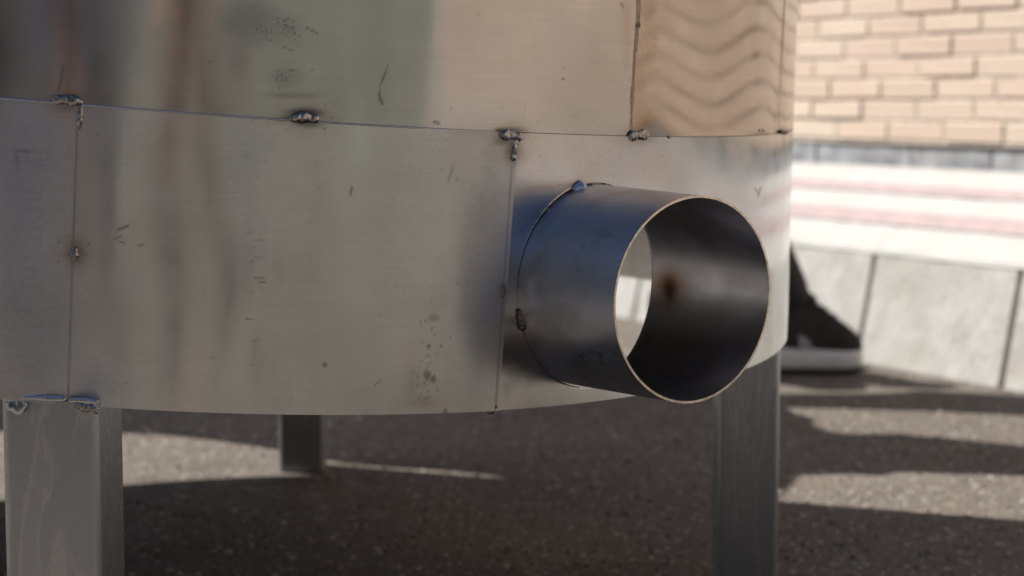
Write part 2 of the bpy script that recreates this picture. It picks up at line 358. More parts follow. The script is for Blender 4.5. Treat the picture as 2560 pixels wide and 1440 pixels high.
SEGS = [('dark', 196, 262, 170, 1002, 1.6, .45), ('dark', 1284, 345, 1238, 1030, 1.6, .4), ('dark', 1962, 0, 1946, 326, 2.0, .5),  # attr, x0, y0, x1, y1, halfwidth, strength
 ('dark', 157, 165, 147, 228, 2.2, .5), ('dark', 969, 163, 964, 181, 1.6, .45), ('dark', 964, 181, 957, 198, 2.6, .55), ('dark', 957, 198, 951, 212, 1.9, .5), ('dark', 951, 212, 948, 226, 1.3, .3), ('dark', 948, 232, 950, 246, 2.2, .65), ('dark', 950, 246, 956, 260, 2.8, .7),
 ('dark', 1085, 305, 1097, 308, 2.5, .7), ('dark', 1120, 455, 1132, 420, 2, .3), ('dark', 880, 470, 876, 486, 2.5, .5), ('dark', 295, 575, 320, 565, 2.4, .6), ('dark', 283, 598, 305, 590, 2, .4), ('dark', 345, 615, 360, 611, 2, .4), ('dark', 300, 605, 312, 608, 2, .5),
 ('dark', 1552, 8, 1558, 18, 2, .5), ('dark', 935, 965, 952, 950, 1.6, .3), ('dark', 1895, 490, 1902, 470, 2, .6), ('dark', 1888, 472, 1896, 484, 2, .5)]
def marks():
    r = random.Random(9)
    for i in range(38):                 # smeared print of a dirty glove
        x, y = r.gauss(700, 26), r.gauss(66, 20); q = r.uniform(.5, 1.6); SEGS.append(('dark', x, y, x+26*q, y+11*q+r.uniform(-2, 2), r.uniform(.7, 1.7), r.uniform(.2, .6)))
    for i in range(26):
        x, y = r.gauss(700, 18), r.gauss(188, 11); SEGS.append(('dark', x, y, x+r.uniform(-2, 20), y+r.uniform(0, 10), r.uniform(.7, 1.6), r.uniform(.15, .5)))
    for i in range(14):
        x, y = r.uniform(612, 650), r.uniform(560, 975); SEGS.append(('dark', x, y, x+r.uniform(8, 26), y+r.uniform(-1, 2), r.uniform(.9, 1.6), r.uniform(.25, .5)))
    for i in range(46):                 # dried drips and rust dots near the lower edge
        x, y = 1062+r.gauss(0, 17), r.uniform(800, 1000); BLOBS.append(('dark', x, y, r.uniform(1.8, 3.4), r.uniform(2, 4.5), r.uniform(.2, .5), 2))
    for x, y, q in ((1072, 865, 5), (1083, 948, 8), (1068, 938, 10), (1113, 1030, 7), (812, 912, 6)): BLOBS.append(('dark', x, y, q, q*1.2, .5, 4))
    for i in range(80):
        x, y = r.uniform(20, 1560), r.uniform(10, 1000); BLOBS.append((r.choice(['dark', 'dark', 'tint']), x, y, r.uniform(1.5, 4), r.uniform(1.5, 3.5), r.uniform(.2, .6), 2))
    for i in range(22):
        x, y = r.uniform(30, 1900), r.uniform(10, 980); a = r.gauss(0, .5); L = r.uniform(8, 36); SEGS.append(('dark', x, y, x+L*math.cos(a), y+L*math.sin(a), r.uniform(.7, 1.2), r.uniform(.06, .2)))
    for i in range(24):                 # grinding scratches beside the vertical weld
        x, y = r.uniform(1555, 1640), r.uniform(60, 200); SEGS.append(('dark', x, y, x+r.uniform(6, 16), y+r.uniform(5, 12), .9, r.uniform(.12, .3)))
    for x, y, q in ((170, 252, 48), (760, 294, 50), (1280, 340, 46), (1285, 385, 34), (1600, 338, 46), (187, 634, 34), (1440, 468, 30), (1285, 800, 34), (1955, 330, 24)):
        BLOBS.append(('tint', x, y, q*1.15, q*.62, .34, 2)); BLOBS.append(('dark', x, y, q*.75, q*.36, .34, 3))
        for _ in range(16): a, d = r.uniform(0, 6.3), q*r.uniform(.7, 2.2); BLOBS.append(('dark', x+d*math.cos(a), y+d*.7*math.sin(a), r.uniform(1.2, 2.4), r.uniform(1.2, 2.4), r.uniform(.2, .55), 2))
marks()
def paint(me, V, on=True):
    n = len(V); A = {k: np.zeros(n) for k in ('dark', 'tint', 'matte')}
    if on:
        x, y = proj(V)
        for k, px, py, rx, ry, s, p in BLOBS:
            m = (abs(x-px) < 3*rx) & (abs(y-py) < 3*ry)
            if m.any():
                d = ((x[m]-px)/rx)**2+((y[m]-py)/ry)**2; A[k][m] = np.maximum(A[k][m], s*np.exp(-(d**(p/2))))
        for k, x0, y0, x1, y1, w, s in SEGS:
            m = (x > min(x0, x1)-12) & (x < max(x0, x1)+12) & (y > min(y0, y1)-12) & (y < max(y0, y1)+12)
            if m.any():
                dx, dy = x1-x0, y1-y0; t = np.clip(((x[m]-x0)*dx+(y[m]-y0)*dy)/(dx*dx+dy*dy), 0, 1)
                d = np.hypot(x[m]-x0-t*dx, y[m]-y0-t*dy)/w; A[k][m] = np.maximum(A[k][m], s*np.exp(-d*d*.6))
    for k in A:
        a = me.attributes.new(k, 'FLOAT', 'POINT'); a.data.foreach_set('value', A[k].astype(np.float32))

def sheet(name, a0, a1, lo, hi, res, mat, parent, dr=0., wave=None, flat=None, hole=False, on=True, lean=(0, 0)):
    """one rolled sheet from azimuth a0 to a1 (functions or numbers) between two height curves"""
    am = .5*(a0+a1); nu = max(4, int(TR*(a1-a0)/res)); nv = max(3, int((float(np.max(hi(np.array([am]))))-float(lo(np.array([am]))[0]))/res))
    U, Vv = np.meshgrid(np.linspace(0, 1, nu+1), np.linspace(0, 1, nv+1))
    # the two end edges lean with the photo's seams
    zz0 = lo(np.array([am]))[0]
    az = a0+(a1-a0)*U
    az = az+(lean[0]*(1-U)+lean[1]*U)*(Vv-.5)
    z = lo(az)*(1-Vv)+hi(az)*Vv
    es_ = np.minimum(U, 1-U)*(a1-a0)*TR/.05; es_ = np.clip(es_, 0, 1)**2*(3-2*np.clip(es_, 0, 1))
    d = dr+(wave(az, z)*es_ if wave else 0)+(flat(az) if flat else 0)
    P = tpt(az, z, d).reshape(-1, 3)
    F = None
    idx = np.arange((nu+1)*(nv+1)).reshape(nv+1, nu+1)
    F = np.stack([idx[:-1, :-1], idx[:-1, 1:], idx[1:, 1:], idx[1:, :-1]], -1).reshape(-1, 4)
    if hole:
        rel = P-NC; t = -(rel@NA); perp = rel+np.outer(t, NA); rho = np.linalg.norm(perp, axis=1); rh = NR+NTAP*t+.0014
        ins = (rho < rh) & (t > -.05) & (t < .4); kf = ~ins[F].all(1); F = F[kf]
        used = np.zeros(len(P), bool); used[F.reshape(-1)] = True; mv = ins & used
        Q = P[mv]+perp[mv]*((rh[mv]/rho[mv])-1)[:, None]
        # back on to the rolled surface
        cx, cy = TCX+TTX*(Q[:, 2]-.5), TCY+TTY*(Q[:, 2]-.5); rr = np.hypot(Q[:, 0]-cx, Q[:, 1]-cy); k = (TR+dr)/rr
        Q[:, 0] = cx+(Q[:, 0]-cx)*k; Q[:, 1] = cy+(Q[:, 1]-cy)*k; P[mv] = Q
        remap = -np.ones(len(P), int); remap[used] = np.arange(used.sum()); F = remap[F]; P = P[used]; az = az.reshape(-1)[used]
    me = bpy.data.meshes.new(name); me.vertices.add(len(P)); me.vertices.foreach_set('co', P.reshape(-1).astype(np.float32))
    me.loops.add(len(F)*4); me.loops.foreach_set('vertex_index', F.reshape(-1).astype(np.int32)); me.polygons.add(len(F)); me.polygons.foreach_set('loop_start', np.arange(0, len(F)*4, 4, dtype=np.int32)); me.polygons.foreach_set('loop_total', np.full(len(F), 4, dtype=np.int32))
    me.update(calc_edges=True); me.validate()
    uvl = me.uv_layers.new(name='UVMap'); pv = np.stack([np.asarray(az).reshape(-1)*TR, P[:, 2]], -1)[F.reshape(-1)]
    uvl.data.foreach_set('uv', pv.reshape(-1).astype(np.float32))
    paint(me, P, on)
    o = keep(link(name, me, mat, None, True), parent)
    so = o.modifiers.new('thickness', 'SOLIDIFY'); so.thickness = .003; so.offset = -1
    es = o.modifiers.new('crisp_edges', 'EDGE_SPLIT'); es.split_angle = R_(40)
    return o

tank = empty('steel_tank', 'large welded stainless steel tank on square legs with an open side pipe', 'tank', (TCX, TCY, 0))
a_s1 = (hit(195, 300)[1]+hit(170, 1000)[1])/2; l_s1 = hit(195, 300)[1]-hit(170, 1000)[1]
a_s2 = (hit(1283, 400)[1]+hit(1238, 1030)[1])/2; l_s2 = (hit(1283, 400)[1]-hit(1238, 1030)[1])
a_u1 = -.727; l_u1 = .012; a_u2 = -.322; l_u2 = .05
G = .00006/TR
hi_seam = lambda az: zseam(az); top = lambda az: 0*az+TTOP
lo_up = lambda az: zseam(az)+.0008
hi_up = lambda az: 0*az+1.02          # finely meshed part of the upper sheets stops above the frame
def flat_end(az): return (np.maximum(0, az-(a_s2-.14/TR))*TR)**2/(2*TR)*.8     # rolled sheet stays flat at its end
def wave_skirt(az, z): return .0007*np.sin(az*9+z*3)+.00045*np.sin(az*23-z*17+1)+.0003*np.sin(z*21+az*5)
def wave_plate(az, z): return .0006*np.sin(az*11+z*7+2)+.0004*np.sin(z*25-az*9)
def wave_ua(az, z): return .0013*np.sin(az*7+z*4)+.0006*np.sin(az*19-z*13)+.0012*np.exp(-(((az+1.12)/.05)**2+((z-.90)/.05)**2))-.001*np.exp(-(((az+.83)/.04)**2+((z-.86)/.06)**2))
WS, U0 = -1., .215
def wave_ub(az, z):
    u = (az-a_u1)/(a_u2-a_u1)
    return .0110*WS*np.sin(2*math.pi*(u-U0)/.74)*(z-.74)+.0008*np.sin(u*5+z*9)
# skirt
sheet('skirt_panel', -1.95, a_s1-G, zbot, hi_seam, .0025, M['skirt'], tank, .0010, wave_skirt, lean=(0, l_s1))
sheet('skirt_panel', a_s1+G, a_s2-G, zbot, hi_seam, .0016, M['skirt'], tank, .0012, wave_skirt, flat_end, lean=(l_s1, l_s2))
sheet('skirt_panel', a_s2+G, .35, zbot, hi_seam, .0018, M['plate'], tank, .0009, wave_plate, hole=True, lean=(l_s2, 0))
sheet('skirt_panel', .352, 2.3, zbot, hi_seam, .02, M['skirt'], tank, .0012, on=False)
sheet('skirt_panel', 2.302, 2*math.pi-1.952, zbot, hi_seam, .02, M['skirt'], tank, .0012, on=False)
# upper shell: three sheets in view
sheet('shell_sheet', -2.4, a_u1-G, lo_up, hi_up, .0018, M['upper_a'], tank, -.0006, wave_ua, lean=(0, l_u1))
sheet('shell_sheet', a_u1+G, a_u2-G*.5, lo_up, hi_up, .002, M['upper_b'], tank, -.0006, wave_ub, lean=(l_u1, l_u2))
sheet('shell_sheet', a_u2+G*.5, .9, lo_up, hi_up, .004, M['upper_b'], tank, -.0004, wave_ub, lean=(l_u2, 0))
sheet('shell_sheet', .902, 2*math.pi-2.402, lo_up, hi_up, .03, M['upper_a'], tank, -.001, on=False)
sheet('upper_shell', -math.pi, math.pi, lambda az: 0*az+1.0215, top, .03, M['upper_a'], tank, -.001, on=False)
def heads():
    n = 96; az = np.linspace(0, 2*math.pi, n, endpoint=False)
    v, f = [], []
    for k, (rr, dz) in enumerate(((.0, .10), (-.35, .055), (-.75, .028))): pass
    rings = [(-.004, -.015), (-.05, -.02), (-.4, -.055), (-.8, -.075)]
    for dr, dz in rings: v += [tuple(p) for p in tpt(az, zseam(az)*(1+dr/TR)+.775*(-dr/TR)+dz+.03, dr)]
    for k in range(3):
        for i in range(n): j = (i+1) % n; f.append((k*n+i, k*n+j, (k+1)*n+j, (k+1)*n+i))
    f.append(tuple(range(3*n, 4*n)))
    o = keep(link('bottom_head', recalc(mesh('bottom_head', v, f)), M['scale'], None, True), tank)
    v, f = [], []
    for dr, z in ((-.001, TTOP), (-.3, TTOP+.08), (-.8, TTOP+.13)): v += [tuple(p) for p in tpt(az, z+0*az, dr)]
    for k in range(2):
        for i in range(n): j = (i+1) % n; f.append((k*n+i, k*n+j, (k+1)*n+j, (k+1)*n+i))
    f.append(tuple(range(2*n, 3*n)))
    keep(link('top_head', recalc(mesh('top_head', v, f)), M['upper_a'], None, True), tank)
heads()

# --- nozzle pipe
def nozzle():
    n, m, th = 160, 44, .0024
    ph = np.linspace(0, 2*math.pi, n, endpoint=False); rd = np.outer(np.cos(ph), NE1)+np.outer(np.sin(ph), NE2)
    tl = []
    for s, r in zip(NC+NR*rd, rd):
        d = -NA+r*NTAP; mm = s[:2]-np.array([TCX, TCY])-np.array([TTX, TTY])*(s[2]-.5); dp = d[:2]-np.array([TTX, TTY])*d[2]
        A = dp@dp; B = dp@mm; c = mm@mm-TR**2; tl.append((-B-math.sqrt(B*B-A*c))/A)
    tl = np.array(tl)+.007
    oval = 1+.006*np.cos(2*ph+.7)+.004*np.cos(3*ph-1.2)      # hand cut, not quite round
    def lay(off, ks): return [[NC-NA*(tl[i]*k)+rd[i]*((NR*oval[i])+NTAP*tl[i]*k+off) for i in range(n)] for k in ks]
    ks = np.linspace(0, 1, m); outer = lay(0, ks); inner = lay(-th, ks[::-1])
    V = np.array(outer+inner).reshape(-1, 3); f = []
    for k in list(range(m-1))+list(range(m, 2*m-1)):
        for i in range(n): j = (i+1) % n; f.append((k*n+i, k*n+j, (k+1)*n+j, (k+1)*n+i))
    for i in range(n): j = (i+1) % n; f.append(((m-1)*n+i, (m-1)*n+j, m*n+j, m*n+i))
    me = mesh('nozzle', V, f); uvl = me.uv_layers.new(name='UVMap'); li = np.zeros(len(me.loops), np.int32); me.loops.foreach_get('vertex_index', li)
    PHI = np.tile(ph, 2*m); K = np.concatenate([np.repeat(ks, n), np.repeat(ks[::-1], n)]); uv = np.stack([PHI*NR, K*.19], -1)
    uvl.data.foreach_set('uv', uv[li].reshape(-1).astype(np.float32))
    isin = np.arange(len(V)) >= m*n; x, y = proj(V); D = np.zeros(len(V)); T = np.zeros(len(V))
    def blob(A, px, py, rx, ry, s, msk): A[msk] = np.maximum(A[msk], s*np.exp(-(((x[msk]-px)/rx)**2+((y[msk]-py)/ry)**2)))
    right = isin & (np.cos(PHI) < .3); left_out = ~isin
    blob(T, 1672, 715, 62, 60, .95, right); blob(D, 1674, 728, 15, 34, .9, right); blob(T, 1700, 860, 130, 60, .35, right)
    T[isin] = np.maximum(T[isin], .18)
    r = random.Random(3)
    for _ in range(34): blob(D, r.uniform(1435, 1540), r.uniform(862, 910), r.uniform(3, 9), r.uniform(2, 4), r.uniform(.3, .7), left_out)
    for _ in range(16): blob(D, r.uniform(1340, 1540), r.uniform(480, 960), r.uniform(2, 6), r.uniform(2, 5), r.uniform(.2, .4), left_out)
    blob(T, 1330, 850, 30, 50, .3, left_out)
    for nm, A in (('dark', D), ('tint', T)): me.attributes.new(nm, 'FLOAT', 'POINT').data.foreach_set('value', A.astype(np.float32))
    o = keep(link('nozzle', recalc(me), M['nozzle'], None, True), tank); o['label'] = 'short open steel pipe welded to the side of the tank'
    # sawn end, proud of the pipe end by a hair
    v, f = [], []
    for off, back in ((.0002, .0015), (.0002, -.0004), (-th-.0002, -.0004), (-th-.0002, .0015)):
        v += [NC-NA*back+rd[i]*(NR*oval[i]+off) for i in range(n)]
    for k in range(3):
        for i in range(n): j = (i+1) % n; f.append((k*n+i, k*n+j, (k+1)*n+j, (k+1)*n+i))
    e = link('cut_edge', recalc(mesh('cut_edge', v, f)), M['cut']); e.parent = o; e.matrix_parent_inverse = o.matrix_parent_inverse.copy(); e.matrix_parent_inverse = Matrix.Translation(tank.location).inverted()@Matrix.Identity(4)
    e.matrix_parent_inverse = Matrix.Identity(4)
    return o, tl, rd
noz, NTL, NRD = nozzle()

# --- weld beads
def bead(name, pts, nrm, w, h, mat, ripple=7, parent=tank, seed=0, ends=True):
    """a ripply bead swept along pts (world), half elliptic section of width 2w and height h"""
    r = random.Random(seed); pts = [np.array(p) for p in pts]; seg = [np.linalg.norm(b-a) for a, b in zip(pts[:-1], pts[1:])]; L = sum(seg)
    n = max(14, int(L/.0007)); n = min(n, 900); v, f = [], []; k = 10
    cum = np.concatenate([[0], np.cumsum(seg)])
    for i in range(n+1):
        s = i/n; P = np.array([np.interp(s*L, cum, [p[j] for p in pts]) for j in range(3)])
        a = max(0, min(1, s-.01)); b = min(1, a+.02); tdir = np.array([np.interp(b*L, cum, [p[j] for p in pts])-np.interp(a*L, cum, [p[j] for p in pts]) for j in range(3)]); tdir /= np.linalg.norm(tdir)+1e-9
        N = np.array(nrm if not callable(nrm) else nrm(P)); N /= np.linalg.norm(N); S = np.cross(tdir, N); S /= np.linalg.norm(S)
        end = min(1, math.sqrt(max(0, min(s, 1-s)*L/(w*1.2)))) if ends else 1
        phs = (s*L/(w*2)*ripple/3.5) % 1
        rip = .72+.28*abs(math.sin(math.pi*phs+.3*math.sin(s*9+seed)))**.8
        ww = w*end*(.86+.14*rip)*(1+.16*math.sin(s*11+seed)); hh = h*end*rip*(1+.2*math.sin(s*7+seed*2))
        for j in range(k+1):
            th = math.pi*j/k; sk = .35*w*abs(math.cos(th))*0
            v.append(P+S*(ww*math.cos(th))*(1+.04*r.uniform(-1, 1))+N*(hh*math.sin(th)*(1+.05*r.uniform(-1, 1))-min(.0012, h*.35))+tdir*(-.6*w*math.sin(th)*0))
    for i in range(n):
        for j in range(k): a = i*(k+1)+j; f.append((a, a+1, a+k+2, a+k+1))
    o = link(name, recalc(mesh(name, v, f)), mat, None, True)
    if parent is tank: keep(o, tank)
    else:
        o.parent = parent; o.matrix_parent_inverse = (Matrix.Translation(tank.location)).inverted() if False else Matrix.Identity(4)
    return o
def tn(P): v = np.array([P[0]-TCX, P[1]-TCY, 0.]); return v/np.linalg.norm(v)
def hp(x, y, dr=.002): return hit(x, y, dr)[0]
W = lambda name, px, w, h, mat='weld', rip=7, seed=0: bead(name, [hp(*p, 0.0078 if 1235 < p[0] < 1315 else (-.0006 if name == 'seam_weld' else .002)) for p in px], tn, w, h, M[mat], rip, seed=seed)
W('tack_weld', [(130, 250), (170, 249), (208, 257)], .0058, .0042, rip=2.6, seed=1)
W('tack_weld', [(203, 258), (200, 285), (197, 324)], .0034, .003, rip=3, seed=2)
W('tack_weld', [(722, 297), (762, 293), (800, 299)], .0062, .0048, rip=3.4, seed=3)
W('tack_weld', [(1248, 337), (1280, 338), (1310, 344)], .0060, .004, 'weld', 2.5, 4)
W('tack_weld', [(1294, 342), (1286, 372), (1282, 408)], .0046, .0034, 'weld', 3, 5)
W('tack_weld', [(1572, 340), (1600, 338), (1625, 335)], .0062, .0042, 'weld', 5.2, 6)
W('tack_weld', [(187, 616), (186, 634), (187, 652)], .0045, .0036, 'weld', 2.5, 7)
W('tack_weld', [(1259, 710), (1258, 746)], .0028, .002, 'scorch', 6, 8)
W('tack_weld', [(1243, 1012), (1232, 1030), (1218, 1033)], .0026, .002, 'scorch', 6, 9)
W('tack_weld', [(1952, 329), (1966, 331)], .003, .004, 'scorch', 6, 10)
W('seam_weld', [(1594, -130), (1594, 40), (1588, 120), (1583, 216)], .0030, .0006, 'seam', 5, 11)
W('seam_weld', [(1599, -40), (1600, 20), (1597, 60), (1592, 130)], .0011, .0009, 'scorch', 4, 18)
W('seam_weld', [(1583, 208), (1581, 236), (1580, 268)], .0045, .0011, 'seam', 3, 12)
W('seam_weld', [(1580, 256), (1578, 334)], .0026, .0005, 'seam', 5, 13)
M['lip'] = simple('sheared_lip', (.62, .63, .66), .22, 1., 200, .15)
bead('seam_lip', [tpt(np.array(a), np.array(zseam(a)-.0004), .0010) for a in np.linspace(-1.75, hit(1240, 332)[1], 90)], tn, .0011, .0013, M['lip'], .01, seed=40)
W('spatter', [(1600, 54), (1598, 70)], .0022, .0016, 'scorch', 5, 14)
W('spatter', [(1908, 322), (1908, 330)], .003, .003, 'weld', 5, 15)
W('spatter', [(1671, 343), (1677, 343)], .002, .0015, 'scorch', 5, 16)
def noz_weld(phis, w, h, mat, seed):
    pts = []
    for p in phis:
        i = int(round(p/(2*math.pi)*160)) % 160; pts.append(NC-NA*(NTL[i]-.010)+NRD[i]*(NR+NTAP*NTL[i]+.001))
    def nn(P): rel = P-NC; perp = rel-NA*(rel@NA); perp /= np.linalg.norm(perp); return perp+NA*.8
    return bead('tack_weld', pts, nn, w, h, M[mat], 6, seed=seed)
def phi_of(px, py):      # angle on the pipe root nearest a photo position
    best = min(range(160), key=lambda i: sum((a-b)**2 for a, b in zip(proj(NC-NA*NTL[i]+NRD[i]*(NR+NTAP*NTL[i])), (px, py)))); return best/160*2*math.pi
p0 = phi_of(1437, 475); noz_weld([p0-.09, p0-.0, p0+.12], .0095, .0065, 'lip', 21) if True else None
p0 = phi_of(1290, 795); noz_weld([p0-.13, p0, p0+.13], .0065, .006, 'scorch', 22)

# --- legs: square tubes
def leg(cx, cy, w, ztop, rot, name='leg'):
    n, v, f = 6, [], []; rr = .009; prof = []
    for sx, sy, a0 in ((1, 1, 0), (-1, 1, 90), (-1, -1, 180), (1, -1, 270)):
        for k in range(n+1):
            a = R_(a0+90*k/n); prof.append((sx*(w/2-rr)+rr*math.cos(a), sy*(w/2-rr)+rr*math.sin(a)))
    m = len(prof); c, s = math.cos(rot), math.sin(rot)
    for z in (0, .004, ztop-.002, ztop): v += [(cx+x*c-y*s, cy+x*s+y*c, z) for x, y in prof]
    f = [(k*m+i, k*m+(i+1) % m, (k+1)*m+(i+1) % m, (k+1)*m+i) for k in range(3) for i in range(m)]+[tuple(range(m)), tuple(range(3*m, 4*m))]
    me = recalc(mesh(name, v, f)); o = keep(link(name, me, M['leg'], None, False), tank)
    for p in me.polygons: p.use_smooth = len(p.vertices) == 4 and p.area < .012*ztop
    return o
LW = .1
leg(-.4955, 2.124+.053, .106, .4985, R_(-4.2))
leg(.3865, 3.205+LW/2, LW, .53, R_(-.5))
leg(-.466, 4.345+LW/2, LW, .60, R_(1))
leg(-1.86, 3.28, LW, .66, 0)
# welds where the front leg meets the skirt
def lw(name, px, w, h, mat, seed, y=2.118): return bead(name, [CO+ray(*p)*((y-0)/ray(*p)[1]) for p in px], (0, -1, .15), w, h, M[mat], 6, seed=seed)
lw('leg_weld', [(2, 996), (60, 994), (120, 996), (166, 998)], .0030, .0018, 'lip', 31)
lw('leg_weld', [(14, 1010), (42, 1014), (68, 1010)], .0105, .0022, 'lip', 32)
lw('leg_weld', [(172, 1000), (205, 1001), (246, 1006)], .003, .0018, 'lip', 33)
lw('leg_weld', [(186, 1012), (216, 1018), (240, 1022)], .0050, .0030, 'weld', 34)
lw('leg_weld', [(234, 1016), (240, 1036)], .0042, .004, 'weld', 35)

# ------------------------------------------------------------------ people
def skin_mesh(name, verts, edges, root=0, sub=2):
    """verts: list of (x,y,z,r) or (x,y,z,rx,ry); grown with Skin + Subdivision, returned as plain mesh"""
    me = bpy.data.meshes.new(name+'_tmp'); me.from_pydata([v[:3] for v in verts], edges, []); o = bpy.data.objects.new(name+'_tmp', me); COL.objects.link(o)
    sm = o.modifiers.new('skin', 'SKIN'); sm.use_smooth_shade = True
    sv = me.skin_vertices[0].data if me.skin_vertices else None
    if sv is None:
        bm = bmesh.new(); bm.from_mesh(me); bm.verts.layers.skin.verify(); bm.to_mesh(me); bm.free(); sv = me.skin_vertices[0].data
    for i, v in enumerate(verts): sv[i].radius = (v[3], v[4] if len(v) > 4 else v[3]); sv[i].use_root = (i == root)
    ss = o.modifiers.new('sub', 'SUBSURF'); ss.levels = sub; ss.render_levels = sub
    dg = bpy.context.evaluated_depsgraph_get(); out = bpy.data.meshes.new_from_object(o.evaluated_get(dg)); out.name = name
    bpy.data.objects.remove(o, do_unlink=True); out.materials.clear()
    return out
def L3(a, b, t): return tuple(a[i]+(b[i]-a[i])*t for i in range(3))
def person(root, J, mats, sleeve=.5):
    """J: joints in world space: pelvis, chest, neck, head, (l|r)_(shoulder|elbow|wrist|hip|knee|ankle)"""
    V, E = [], []
    def add(p, r, par=None, r2=None):
        V.append((*p, r) if r2 is None else (*p, r, r2)); i = len(V)-1
        if par is not None: E.append((par, i))
        return i
    pel = add(J['pelvis'], .125, None, .10); bel = add(L3(J['pelvis'], J['chest'], .45), .115, pel, .095); ch = add(J['chest'], .135, bel, .105)
    nk = add(J['neck'], .052, ch); nk2 = add(L3(J['neck'], J['head'], .45), .052, nk)
    hands = []
    for s in 'lr':
        sh = add(J[s+'_shoulder'], .058, ch); el = add(J[s+'_elbow'], .041, sh); add(L3(J[s+'_elbow'], J[s+'_wrist'], .35), .040, el); wr = add(J[s+'_wrist'], .027, len(V)-1)
        e, w = Vector(J[s+'_elbow']), Vector(J[s+'_wrist']); d = (w-e).normalized(); side = d.cross(Vector((0, 0, 1))).normalized(); dn = d.cross(side).normalized()
        palm = add(tuple(w+d*.055), .026, wr); kn = add(tuple(w+d*.085), .026, palm)
        for q, (off, ln) in enumerate(((-.028, .062), (-.0095, .074), (.0095, .07), (.028, .054))):
            b = w+d*.095+side*off; k1 = b+d*ln*.45+dn*.012; k2 = k1+d*ln*.35+dn*.028; k3 = k2+dn*.02
            i = add(tuple(b), .0095, kn); i = add(tuple(k1), .009, i); i = add(tuple(k2), .008, i); add(tuple(k3), .007, i)
        tb = w+d*.035+side*(-.032); i = add(tuple(tb), .012, palm); i = add(tuple(tb+d*.03+side*-.018+dn*.01), .011, i); add(tuple(tb+d*.055+side*-.016+dn*.022), .009, i)
        hp_ = add(J[s+'_hip'], .092, pel); kn_ = add(J[s+'_knee'], .060, hp_); add(L3(J[s+'_knee'], J[s+'_ankle'], .35), .058, kn_); add(J[s+'_ankle'], .038, len(V)-1)
    body = skin_mesh('body', V, E, 0); keep(link('body', body, mats['skin'], None, True), root)
    # head: shaped ball with face
    hd = Vector(J['head']); face = Vector(J['face']).normalized(); q = face.to_track_quat('-Y', 'Z')
    bm = bmesh.new(); bmesh.ops.create_uvsphere(bm, u_segments=24, v_segments=18, radius=1)
    for v in bm.verts:
        x, y, z = v.co; wj = 1-.24*max(0, -z)**1.3; yy = y*(.100 if y > 0 else .094); xx = x*.076*wj; zz = z*.122
        if y < -.5 and abs(x) < .2 and -.35 < z < .12: yy -= .020*(1-abs(x)/.2)*(1-abs(z+.15)/.3)       # nose
        if y < -.4 and .1 < z < .3 and .18 < abs(x) < .6: yy += .007                                       # eye sockets
        if y < -.5 and -.62 < z < -.45 and abs(x) < .35: yy -= .005                                        # lips
        v.co = Vector((xx, yy, zz))
    for sx in (-1, 1):
        r = bmesh.ops.create_uvsphere(bm, u_segments=10, v_segments=8, radius=1)
        for v in r['verts']: v.co = Vector((sx*.076+v.co.x*.012, .012+v.co.y*.020, -.005+v.co.z*.032))
    bmesh.ops.transform(bm, matrix=Matrix.Translation(hd)@q.to_matrix().to_4x4(), verts=bm.verts); me = bpy.data.meshes.new('head'); bm.to_mesh(me); bm.free()
    h = keep(link('head', me, mats['skin'], None, True), root)
    for sx in (-1, 1):
        bm = bmesh.new(); bmesh.ops.create_uvsphere(bm, u_segments=10, v_segments=8, radius=.011); bmesh.ops.transform(bm, matrix=Matrix.Translation(hd)@q.to_matrix().to_4x4()@Matrix.Translation((sx*.031, -.083, .022)), verts=bm.verts)
        me = bpy.data.meshes.new('eye'); bm.to_mesh(me); bm.free(); o = link('eye', me, M['eye'], None, True); o.parent = h
    bm = bmesh.new(); bmesh.ops.create_uvsphere(bm, u_segments=24, v_segments=18, radius=1)
    bmesh.ops.delete(bm, geom=[v for v in bm.verts if v.co.z < (-.15 if v.co.y > .15 else .52)], context='VERTS')
    rr = random.Random(5)
    for v in bm.verts: v.co = Vector((v.co.x*.084, v.co.y*.107, v.co.z*.130))*(1+rr.uniform(-.03, .03))
    bmesh.ops.transform(bm, matrix=Matrix.Translation(hd)@q.to_matrix().to_4x4(), verts=bm.verts); me = bpy.data.meshes.new('hair'); bm.to_mesh(me); bm.free(); o = link('hair', me, M['hair'], None, True); o.parent = h
    # clothes
    V, E = [], []
    pel = add((J['pelvis'][0], J['pelvis'][1], J['pelvis'][2]-.02), .145, None, .122); add(L3(J['pelvis'], J['chest'], .22), .132, pel, .112)
    for s in 'lr':
        a = add(J[s+'_hip'], .108, pel); a = add(L3(J[s+'_hip'], J[s+'_knee'], .5), .092, a); a = add(J[s+'_knee'], .080, a); a = add(L3(J[s+'_knee'], J[s+'_ankle'], .5), .078, a); add(L3(J[s+'_knee'], J[s+'_ankle'], .97), .080, a)
    keep(link('trousers', skin_mesh('trousers', V, E, 0), mats['trousers'], None, True), root)
    V, E = [], []
    b0 = add(L3(J['pelvis'], J['chest'], .02), .15, None, .125); b1 = add(L3(J['pelvis'], J['chest'], .5), .138, b0, .115); c = add(J['chest'], .152, b1, .122); add(L3(J['chest'], J['neck'], .75), .085, c)
    for s in 'lr':
        a = add(J[s+'_shoulder'], .076, c); a = add(L3(J[s+'_shoulder'], J[s+'_elbow'], sleeve), .066, a)
        if sleeve >= 1: add(L3(J[s+'_elbow'], J[s+'_wrist'], .95), .050, a)
    keep(link('t_shirt', skin_mesh('t_shirt', V, E, 0), mats['shirt'], None, True), root)

